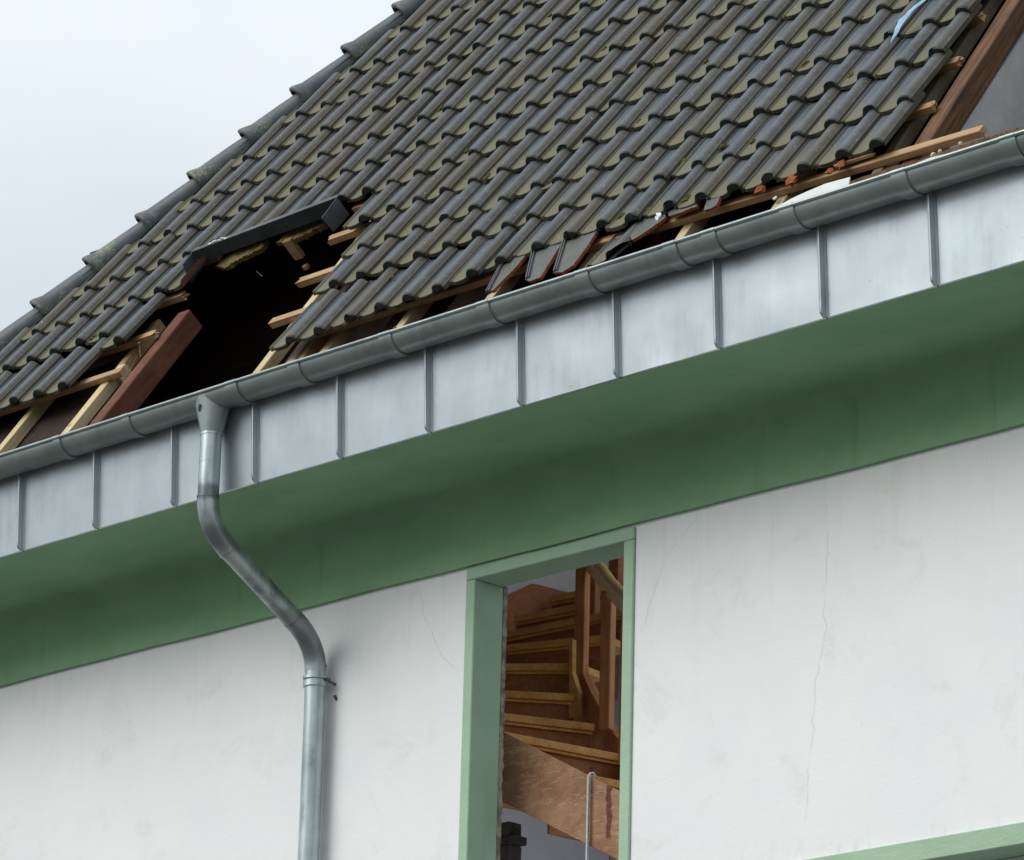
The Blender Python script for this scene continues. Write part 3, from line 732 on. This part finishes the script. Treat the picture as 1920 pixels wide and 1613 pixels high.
# far slopes of the roof and hip, attic floor and back; rear slope cut short so daylight reaches the stairs
Dh = Vector((.650, math.cos(PT), math.sin(PT))).normalized()
n2 = Dh.cross(Vector((0, 1, 0))); n2 = -n2 if n2.z < 0 else n2; n2.normalize()
dn = Vector((0, 1, 0)).cross(n2).normalized(); dn = -dn if dn.z > 0 else dn
a0 = RP(hipx(-.2)-.065, -.2, -.02)
bm = bmesh.new()
top_ = RP(hipx(6)-.065, 6, -.02)
q = [a0, a0+Vector((0, 12, 0)), top_+Vector((0, 6, 0)), top_]
bm.faces.new([bm.verts.new(p) for p in q]); bm.faces.new([bm.verts.new(p-n2*.06) for p in q][::-1])
tile_uv(put('left_roof_slope', bm, T_TILE, roof, 'tiled slope on the far side of the hip').data, (0.0, .2))
BB('attic_floor', (XL+.2, XR, -.64, .80, 7.42, 7.50), DARKW, house, 0)
BB('wall_plate', (XL+.2, -10.05, -.60, -.42, 7.51, 7.66), OLD, house, .004)
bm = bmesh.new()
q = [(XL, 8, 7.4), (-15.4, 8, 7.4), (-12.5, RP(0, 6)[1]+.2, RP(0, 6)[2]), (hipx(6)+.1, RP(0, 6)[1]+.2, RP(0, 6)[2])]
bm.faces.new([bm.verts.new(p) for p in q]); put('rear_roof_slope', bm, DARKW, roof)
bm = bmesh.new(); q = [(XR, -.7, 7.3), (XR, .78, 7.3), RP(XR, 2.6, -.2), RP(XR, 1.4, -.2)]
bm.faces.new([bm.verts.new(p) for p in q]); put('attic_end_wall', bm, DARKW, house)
bm = bmesh.new()      # cross wall below the right rafter, rising to its underside
q = [(-.62, 7.5), (.76, 7.5), (.76, 9.4), (RP(0, .03, -.238)[1], RP(0, .03, -.238)[2])]
A = [bm.verts.new((-9.995, y, z)) for y, z in q]; B = [bm.verts.new((-10.07, y, z)) for y, z in q]
bm.faces.new(A); bm.faces.new(B[::-1])
for k in range(4): bm.faces.new((A[k], B[k], B[(k+1) % 4], A[(k+1) % 4]))
put('cross_wall', bm, PLASTER2, house, 'grey rendered attic wall bared behind the right rafter')
BB('attic_light_block', (XL+.6, XR, .78, .84, 7.42, 9.55), DARKW, house, 0)  # added dark wall, keeps the stairwell daylight out of the front attic
# plank on the eave at the right
bm = bmesh.new(); nx = 40
tp = [.0+.012*noise.noise(Vector((k*.45, 3, 0)))+.006*noise.noise(Vector((k*1.7, 8, 0))) for k in range(nx+1)]
R0 = [[bm.verts.new((-10.62+2.15*k/nx, y, z)) for y, z in ((-.56, 7.66), (-.56, 7.842+tp[k]), (-.47, 7.876+tp[k]), (-.40, 7.66))] for k in range(nx+1)]
for a, b in zip(R0, R0[1:]):
    for i in range(4): bm.faces.new((a[i], a[(i+1) % 4], b[(i+1) % 4], b[i]))
bm.faces.new(R0[0]); bm.faces.new(R0[-1][::-1])
put('eaves_board', bm, OLD2, house, 'crumbling brown board along the eave on the right')

# ------------------------------------------------------------------ hip caps
hn = (NR+n2).normalized(); hn = (hn-Dh*hn.dot(Dh)).normalized(); hs = Dh.cross(hn)
HM = Matrix((hs, Dh, hn)).transposed()
def cap_mesh(seed):
    rnd = random.Random(seed); bm = bmesh.new(); n = 18; rings = []
    st = [(0.0, .083), (.006, .088), (.020, .087), (.040, .078), (.062, .071), (.12, .069), (.26, .066), (.41, .061)]
    for y, r in st:
        ring = []
        for k in range(n+1):
            a = math.radians(-32+244*k/n); w = 1+.03*noise.noise(Vector((k*.4, y*9, seed)))
            fl = 1.0+(.10 if y < .03 else 0)*abs(math.cos(a))**4
            ring.append(bm.verts.new((r*w*fl*math.cos(a), y+(rnd.uniform(-.002, .002) if y < .03 else 0)-(.012*abs(math.sin(a)) if y < .03 else 0), r*w*math.sin(a))))
        rings.append(ring)
    inn = []
    for y, r in (st[0], st[-1]):
        inn.append([bm.verts.new(((r-.014)*math.cos(math.radians(-32+244*k/n)), y-(.012*abs(math.sin(math.radians(-32+244*k/n))) if y < .03 else 0), (r-.014)*math.sin(math.radians(-32+244*k/n)))) for k in range(n+1)])
    for a, b in zip(rings, rings[1:]):
        for k in range(n): bm.faces.new((a[k], a[k+1], b[k+1], b[k]))
    for k in range(n):
        bm.faces.new((inn[0][k], inn[1][k], inn[1][k+1], inn[0][k+1])); bm.faces.new((rings[0][k], inn[0][k], inn[0][k+1], rings[0][k+1])); bm.faces.new((rings[-1][k+1], inn[1][k+1], inn[1][k], rings[-1][k]))
    for e in (0, n):
        bm.faces.new([r[e] for r in rings]+[inn[1][e], inn[0][e]])
    bmesh.ops.recalc_face_normals(bm, faces=bm.faces)
    me = bpy.data.meshes.new('hip_cap'); bm.to_mesh(me); bm.free(); me.materials.append(T_CAP)
    for p in me.polygons: p.use_smooth = True
    me.set_sharp_from_angle(angle=math.radians(40)); return me
CAPS = [cap_mesh(s) for s in range(4)]
CAPDX, CAPN = .058, -.050
for k in range(-5, 14):
    v = 1.560+.3065*k; x = -16.66+.1995*k+CAPDX
    m4 = (HM @ Matrix.Rotation(math.atan2(.022, .37), 3, 'X').inverted() @ Matrix.Rotation(random.gauss(0, .008), 3, 'Z')).to_4x4(); m4.translation = RP(x, v, CAPN)
    put('hip_cap', random.choice(CAPS), None, roof, mw=m4)
bm = bmesh.new()
mh = HM.to_4x4(); mh.translation = RP(-16.66+.1995*-5+CAPDX, 1.601-.3065*5, -.06)
box(bm, -.035, .035, 0, 6.2, -.10, .0); put('hip_board', bm, DARKW, roof, mw=mh)

# ------------------------------------------------------------------ roof window flashing left in the hole
def fl(name, pts, n0s, th=.004, label=None):
    """plate through given roof-space points (x, v, n), extruded slightly"""
    bm = bmesh.new(); P = [RP(*p) for p in pts]; nn = (P[1]-P[0]).cross(P[2]-P[0]).normalized()
    a = [bm.verts.new(p) for p in P]; b = [bm.verts.new(p+nn*th) for p in P]
    bm.faces.new(a); bm.faces.new(b[::-1])
    for k in range(len(P)): bm.faces.new((a[k], b[k], b[(k+1) % len(P)], a[(k+1) % len(P)]))
    return bm
bm = fl('', [(-15.27, 1.512, .012), (-14.205, 1.552, .012), (-14.205, 1.552, -.066), (-15.27, 1.512, -.058)], 0)
flash = put('window_flashing', bm, LEAD, roof, 'dark metal head flashing of a missing roof window')
bm = fl('', [(-15.272, 1.512, .012), (-15.272, 1.512, -.088), (-15.272, 1.36, -.088), (-15.272, 1.375, .005)], 0)
put('side_flange', fl('', [(-15.272, 1.512, .012), (-15.272, 1.512, -.088), (-15.272, 1.375, -.090), (-15.272, 1.415, .010)], 0), LEAD, flash)
bm.free()
put('side_flange', fl('', [(-14.201, 1.552, .014), (-14.201, 1.552, -.095), (-14.201, 1.395, -.085), (-14.201, 1.385, .012)], 0), LEAD, flash)
bm = bmesh.new(); box(bm, -15.272, -14.205, 0, .030, .0, .004)
bm.verts.ensure_lookup_table()
for vv_ in bm.verts: x, y, z_ = vv_.co; vv_.co = RP(x, 1.512+(x+15.272)/(15.272-14.205)*.04+y, .012+z_)
put('top_fold', bm, LEAD, flash)
bm = bmesh.new()
for (x, w_, r_) in ((-15.135, .022, .009), (-15.11, .030, .013), (-15.078, .026, .008), (-15.05, .034, .011), (-15.022, .022, .007)):
    bmesh.ops.create_icosphere(bm, subdivisions=2, radius=r_, matrix=Matrix.Translation(RP(x, 1.505+w_, .016)) @ Matrix.Diagonal((1.8, 1, .6, 1)))
for vv_ in bm.verts: vv_.co += Vector((1, .6, 1))*.008*noise.noise(vv_.co*70)
put('mortar_crumbs', bm, MEMB, flash, kind='stuff')
def foam(pts, n, label):
    bm = bmesh.new(); fine = []
    for k in range(len(pts)):
        a, b = Vector(pts[k]), Vector(pts[(k+1) % len(pts)]); L = (b-a).length; m_ = max(1, int(L/.010))
        for q_ in range(m_):
            p = a.lerp(b, q_/m_); fine.append(p+Vector((random.uniform(-.005, .005), random.uniform(-.009, .009))))
    t = [bm.verts.new(RP(p.x, p.y, n+random.uniform(-.004, .004))) for p in fine]; b_ = [bm.verts.new(RP(p.x+random.uniform(-.004, .004), p.y+.01, n-.022-random.uniform(0, .012))) for p in fine]
    f1 = bm.faces.new(t); f2 = bm.faces.new(b_[::-1])
    for k in range(len(t)): bm.faces.new((t[k], b_[k], b_[(k+1) % len(t)], t[(k+1) % len(t)]))
    bmesh.ops.triangulate(bm, faces=[f1, f2]); put('insulation_strip', bm, FOAM, roof, label)
foam([(-15.243, 1.560), (-15.20, 1.64), (-14.93, 1.66), (-14.91, 1.58), (-15.06, 1.545), (-15.154, 1.505)], -.125, 'torn yellow insulation under the left end of the flashing')
foam([(-14.80, 1.590), (-14.72, 1.68), (-14.45, 1.68), (-14.46, 1.60), (-14.606, 1.558), (-14.716, 1.560)], -.125, 'torn yellow insulation under the right end of the flashing')
foam([(-11.33, .185), (-11.31, .255), (-11.24, .262), (-11.20, .20), (-11.26, .175)], -.20, 'lump of yellow insulation behind the broken eaves tiles')
# wires and nails
for pts in (((-15.33, .86, -.13), (-15.315, .70, -.15), (-15.28, .60, -.20)), ((-15.40, .42, -.17), (-15.33, .37, -.2), (-15.26, .35, -.2)), ((-15.80, .50, -.2), (-15.70, .44, -.22), (-15.62, .42, -.24)), ((-14.95, 1.50, -.2), (-14.85, 1.42, -.2))):
    bm = bmesh.new(); tube(bm, [RP(*p) for p in pts], .0022, 6); put('wire', bm, STEEL, roof)
bm = bmesh.new(); tube(bm, [RP(-15.255, .80, -.12), RP(-15.27, .865, -.075)], .003, 6); tube(bm, [RP(-15.269, .860, -.077), RP(-15.271, .866, -.073)], .008, 8); put('nail', bm, STEEL, roof, 'bent nail standing on the reddish rafter')
bm = bmesh.new(); tube(bm, [RP(-9.605, .275, -.09), RP(-9.60, .245, -.155)], .0028, 6); put('nail', bm, STEEL, roof, 'nail sticking out below the end of the long batten')
bm = bmesh.new(); tube(bm, [RP(-10.733, .30, -.106), RP(-10.733, .30, -.100)], .011, 12); put('nail', bm, MEMB, roof, 'pale round nail head on a counter batten')
bm = bmesh.new(); tube(bm, [RP(-13.0, .22, -.106), RP(-13.0, .22, -.1015)], .008, 12); put('nail', bm, STEEL, roof)
for k, (dx, dv) in enumerate(((0, 0), (.02, .004), (.01, -.008))):
    bm = bmesh.new(); tube(bm, [RP(-12.95+dx, .215+dv, -.11), RP(-12.66+dx, .205-dv, -.105)], .0035, 6); put('loose_rod', bm, STEEL, roof)
# moss in the tile pans
MO = [(-15.70, 1.03, 1.2), (-13.03, 1.32, 1.1), (-12.98, 1.30, .6), (-11.62, .47, 1.0), (-11.52, .445, 1.1), (-11.27, .43, 1.2), (-11.09, 1.36, 1.2), (-10.83, 1.62, .9), (-11.50, .80, .8), (-11.29, .82, .9),
      (-10.70, 1.10, .8), (-11.0, .78, .7), (-12.26, 1.93, .8), (-12.27, 2.26, .8), (-13.4, 1.70, .7), (-13.9, 2.3, .8), (-13.2, 2.62, .7), (-12.9, 2.3, .7), (-12.47, 1.05, .8), (-11.8, 1.75, .7),
      (-11.35, 2.1, .7), (-12.1, 2.9, .8), (-13.6, 2.95, .7), (-14.15, 2.0, .6), (-12.0, 1.36, .6), (-13.15, .62, .5), (-10.42, 1.06, .6)]
for q, (x, v, s_) in enumerate(MO):
    # snap to the foot of the nearest roll
    xc = min(XC, key=lambda a: abs(a-(x-.065)))
    bm = bmesh.new(); bmesh.ops.create_icosphere(bm, subdivisions=3, radius=.0135*s_)
    for vv_ in bm.verts:
        c = vv_.co; vv_.co = Vector((c.x*1.0, c.y*1.9, c.z*.75))*(1+.9*noise.noise(c*130+Vector((q*3, 0, 0)))+.35*noise.noise(c*420))
    put('moss_clump', bm, MOSS, roof, mw=RMW(xc+.058, v, -.046, random.uniform(-.3, .3)))

# ================================================================== LOOSE THINGS
bm = bmesh.new()
def sheet(pts, y0, th=.004, jag=.0):
    bm = bmesh.new(); P = [Vector((x, y0+.25*(z-7.70), z)) for x, z in pts]
    a = [bm.verts.new(p) for p in P]; b = [bm.verts.new(p+Vector((0, th, 0))) for p in P]
    f1 = bm.faces.new(a); f2 = bm.faces.new(b[::-1])
    for k in range(len(P)): bm.faces.new((a[k], b[k], b[(k+1) % len(P)], a[(k+1) % len(P)]))
    bmesh.ops.triangulate(bm, faces=[f1, f2]); return bm
tag(put('membrane_sheet', sheet([(-10.80, 7.62), (-10.74, 7.71), (-10.66, 7.757), (-10.60, 7.765), (-10.52, 7.785), (-10.44, 7.796), (-10.34, 7.806), (-10.205, 7.80), (-10.205, 7.62)], -.70), MEMB), 'torn white membrane flap standing up behind the gutter near the bare batten', 'roofing sheet')
tag(put('membrane_sheet', sheet([(-10.20, 7.62), (-10.19, 7.722), (-10.12, 7.735), (-10.05, 7.729), (-9.98, 7.738), (-9.88, 7.768), (-9.78, 7.775), (-9.62, 7.762), (-9.30, 7.74), (-8.9, 7.72), (-8.9, 7.62)], -.69), MEMB), 'low strip of white membrane just above the gutter below the long batten', 'roofing sheet')
for (x, z, r, lb) in ((-9.83, 7.818, .013, 'leftmost and largest of the beige foam crumbs on the eaves board'), (-9.795, 7.823, .010, 'middle beige foam crumb on the eaves board'), (-9.69, 7.828, .011, 'rightmost beige foam crumb, set apart from the other two')):
    bm = bmesh.new(); bmesh.ops.create_icosphere(bm, subdivisions=2, radius=r)
    for vv_ in bm.verts: vv_.co *= 1+.5*noise.noise(vv_.co*80+Vector((x, 0, 0)))
    c = put('foam_crumb', bm, mat_plain('foam_crumb_beige', (.62, .50, .30), (.72, .62, .42), 60, .9, .5)); c.location = (x, -.60, z); tag(c, lb, 'foam crumb', 'foam crumbs on the eaves board')
# blue mesh tape lying over the tiles
bm = bmesh.new(); L = [(-10.330, 1.66, .012), (-10.352, 1.56, .012), (-10.375, 1.47, .016), (-10.41, 1.38, .030), (-10.445, 1.31, .026), (-10.452, 1.24, .014), (-10.458, 1.175, .001)]
Wd = [.020, .018, .020, .030, .046, .030, .004]
pr = None
for k in range(len(L)*4-3):
    i, t = divmod(k, 4); t /= 4; a = L[i]; b = L[min(i+1, len(L)-1)]; w_ = Wd[i]+(Wd[min(i+1, len(L)-1)]-Wd[i])*t
    p = [a[j]+(b[j]-a[j])*t for j in range(3)]
    r0 = bm.verts.new(RP(p[0]-w_/2, p[1], p[2]+.002*math.sin(k*2.1))); r1 = bm.verts.new(RP(p[0], p[1]-.004, p[2]+.007)); r2_ = bm.verts.new(RP(p[0]+w_/2, p[1]-.008, p[2]-.002*math.sin(k*1.3)))
    if pr: bm.faces.new((pr[0], pr[1], r1, r0)); bm.faces.new((pr[1], pr[2], r2_, r1))
    pr = (r0, r1, r2_)
o = put('mesh_tape', bm, BLUE); md = o.modifiers.new('thick', 'SOLIDIFY'); md.thickness = .0015
tag(o, 'frayed strip of light blue mesh lying on the tiles at the top right', 'mesh strip')

# ================================================================== STAIRWELL behind the open window
for nm, d, mt in (('stairwell_rear_wall', (-16.4, -13.4, 3.3, 3.4, 3.0, 8.2), PLASTER), ('stairwell_left_wall', (-15.42, -15.32, .85, 3.29, 3.0, 8.6), PLASTER), ('stairwell_floor', (-15.3, -8.6, .31, 6.0, 3.2, 3.3), PLASTER)):
    bm = bmesh.new(); box(bm, *d); put(nm, bm, mt, kind='structure')
# no ceiling or right wall, rear wall cut short: left open to light the stairs
st = thing('staircase', 'winding brown wooden staircase seen through the open window', 'staircase', (-13.6, 1.0, 4.0))
bpy.context.view_layer.update()
NZ = []                                            # nosing lines: (inner end A near the facade side, outer end B at the newel), z
raw = [((-12.95, .47), (-12.93, 1.20)), ((-13.27, .42), (-13.17, 1.30)), ((-13.56, .38), (-13.385, 1.38)), ((-14.10, .36), (-13.63, 1.42)), ((-14.76, .35), (-13.84, 1.50)),
       ((-15.25, .57), (-13.95, 1.62)), ((-15.28, 1.40), (-13.98, 1.84)), ((-15.25, 1.965), (-14.02, 2.055)), ((-15.12, 2.315), (-14.30, 2.40)), ((-15.21, 2.66), (-14.55, 2.72)), ((-15.25, 3.0), (-14.6, 3.05))]
for k, (A, B) in enumerate(raw): NZ.append((Vector(A), Vector(B), 5.85+.2*k))
for k in range(len(NZ)-1):
    A, B, z = NZ[k]; A2, B2, _ = NZ[k+1]
    ex = (A2-A).normalized()*.03 if (A2-A).length else Vector((0, 0)); ey = (B2-B).normalized()*.03
    bm = bmesh.new(); P = [A, B, B2+ey, A2+ex]
    t = [bm.verts.new((p.x, p.y, z)) for p in P]; b = [bm.verts.new((p.x, p.y, z-.038)) for p in P]
    bm.faces.new(t); bm.faces.new(b[::-1])
    for q in range(4): bm.faces.new((t[q], b[q], b[(q+1) % 4], t[(q+1) % 4]))
    bmesh.ops.recalc_face_normals(bm, faces=bm.faces); bevel(bm, .005, 2)
    put('tread', bm, STAIRT, st, mw=Matrix.Identity(4))
    # nosing strip under the tread edge and the riser behind it
    d = ((A2+B2)/2-(A+B)/2).normalized()
    for nm, off, th, z0, z1, mt in (('nosing_strip', .014, .012, z-.052, z-.040, STAIRT), ('riser', .034, .018, z-.199, z-.0385, STAIRR)):
        bm = bmesh.new(); Q = [A+d*off, B+d*off, B+d*(off+th), A+d*(off+th)]
        t = [bm.verts.new((p.x, p.y, z1)) for p in Q]; b = [bm.verts.new((p.x, p.y, z0)) for p in Q]
        bm.faces.new(t); bm.faces.new(b[::-1])
        for q in range(4): bm.faces.new((t[q], b[q], b[(q+1) % 4], t[(q+1) % 4]))
        put(nm, bm, mt, st, mw=Matrix.Identity(4))
def sbox(name, x, y, z0, z1, w, mt, lb=None, rz=0.0, w2=None):
    bm = bmesh.new(); box(bm, -w/2, w/2, -(w2 or w)/2, (w2 or w)/2, 0, z1-z0); bmesh.ops.recalc_face_normals(bm, faces=bm.faces); bevel(bm, .004, 1)
    m = Matrix.Rotation(rz, 4, 'Z'); m.translation = (x, y, z0); put(name, bm, mt, st, lb, mw=m)
sbox('newel_post', -13.91, 1.60, 6.69, 7.36, .058, POSTM, 'tall newel post where the handrail starts', .3)
sbox('baluster', -13.485, 1.35, 6.38, 7.075, .058, POSTM, 'baluster right of the newel post', .3)
sbox('baluster', -14.325, 2.10, 7.22, 7.50, .060, STAIRR, 'short dark baluster behind the newel post', .3)
sbox('baluster', -14.355, 2.30, 7.40, 7.66, .060, STAIRR, 'dark baluster at the top right corner of the window', .3)
sbox('baluster', -13.09, 1.08, 6.10, 6.85, .058, POSTM, None, .3)
def strip(name, ptsA, ptsB, th, mt, lb=None):
    """vertical board: polygon of (x, y, z), thickened horizontally"""
    bm = bmesh.new(); P = [Vector(p) for p in ptsA]; n_ = Vector((.45, .9, 0)).normalized()
    a = [bm.verts.new(p) for p in P]; b = [bm.verts.new(p+n_*th) for p in P]
    bm.faces.new(a); bm.faces.new(b[::-1])
    for k in range(len(P)): bm.faces.new((a[k], b[k], b[(k+1) % len(P)], a[(k+1) % len(P)]))
    put(name, bm, mt, st, lb, mw=Matrix.Identity(4))
strip('stringer', [(-13.95, 1.60, 6.50), (-13.94, 1.60, 6.95), (-13.88, 1.58, 6.78), (-13.75, 1.50, 6.66), (-13.48, 1.40, 6.37), (-12.9, 1.22, 5.95), (-12.9, 1.22, 5.5), (-13.4, 1.38, 5.95)], None, .035, POSTM, 'inner stair string sloping down to the right')
strip('end_board', [(-13.88, 1.49, 6.53), (-13.885, 1.49, 6.93), (-13.865, 1.49, 6.93), (-13.862, 1.49, 6.76), (-13.815, 1.49, 6.65), (-13.82, 1.49, 6.53)], None, .02, STAIRT, 'pale notched end board below the newel post')
strip('wall_string', [(-15.28, 1.0, 6.95), (-15.28, 2.25, 7.52), (-15.28, 2.60, 7.72), (-15.28, 3.25, 7.74), (-15.28, 3.25, 7.2), (-15.28, 1.0, 6.3)], None, .03, STAIRR, 'dark string climbing the wall behind the steps')
bm = bmesh.new(); rl = [(-13.86, 1.60, 7.375), (-13.66, 1.47, 7.25), (-13.48, 1.35, 7.125), (-13.14, 1.10, 6.93), (-12.9, .93, 6.78)]
tube(bm, rl, .032, 14); auto(put('handrail', bm, RAILM, st, 'round pale wooden handrail at the top right', mw=Matrix.Identity(4)))
bm = bmesh.new(); tube(bm, [(x-.01, y-.0, z-.047) for x, y, z in rl], .022, 4); put('under_rail', bm, RAILM, st, 'flat strip below the handrail', mw=Matrix.Identity(4))

# plywood board across the opening
cxp, czp = -12.73, 5.75
bm = bmesh.new(); q = [(-13.20, 6.15), (-12.00, 5.53), (-12.00, 5.225), (-13.20, 5.825)]
a = [bm.verts.new((x-cxp, 0, z-czp)) for x, z in q]; b = [bm.verts.new((x-cxp, .018, z-czp)) for x, z in q]
bm.faces.new(a); bm.faces.new(b[::-1])
for k in range(4): bm.faces.new((a[k], b[k], b[(k+1) % 4], a[(k+1) % 4]))
bmesh.ops.recalc_face_normals(bm, faces=bm.faces); bevel(bm, .002, 1)
o = put('plywood_board', bm, PLY); o.location = (cxp, .31, czp)
tag(o, 'worn brown plywood board slanting across the lower part of the open window', 'board')
# rope
bm = bmesh.new(); pts = [(-12.560, .33, 5.825), (-12.563, .318, 5.842), (-12.568, .303, 5.838)]+[(-12.569-.00003*k, .298, 5.83-.04*k) for k in range(20)]
tube(bm, pts, .0050, 10)
for k in range(150):
    z = 5.825-.0052*k; tube(bm, [(-12.575, .292, z), (-12.562, .290, z-.003)], .0024, 5, False)
tag(put('rope', bm, ROPEM), 'thin white rope hanging down in front of the plywood board', 'rope')
# ragged brick stub below the board at the left
bm = bmesh.new(); z = 4.6
while z < 5.72:
    h = random.uniform(.03, .09); w_ = random.uniform(-.06, .035); box(bm, -13.40, -13.17+w_, .44, .52, z, z+h-.004); z += h
tag(put('masonry_stub', bm, mat_plain('dark_masonry', (.05, .045, .04), (.09, .08, .07), 20, .95, .8)), 'ragged dark masonry edge below the left end of the plywood board', 'masonry')
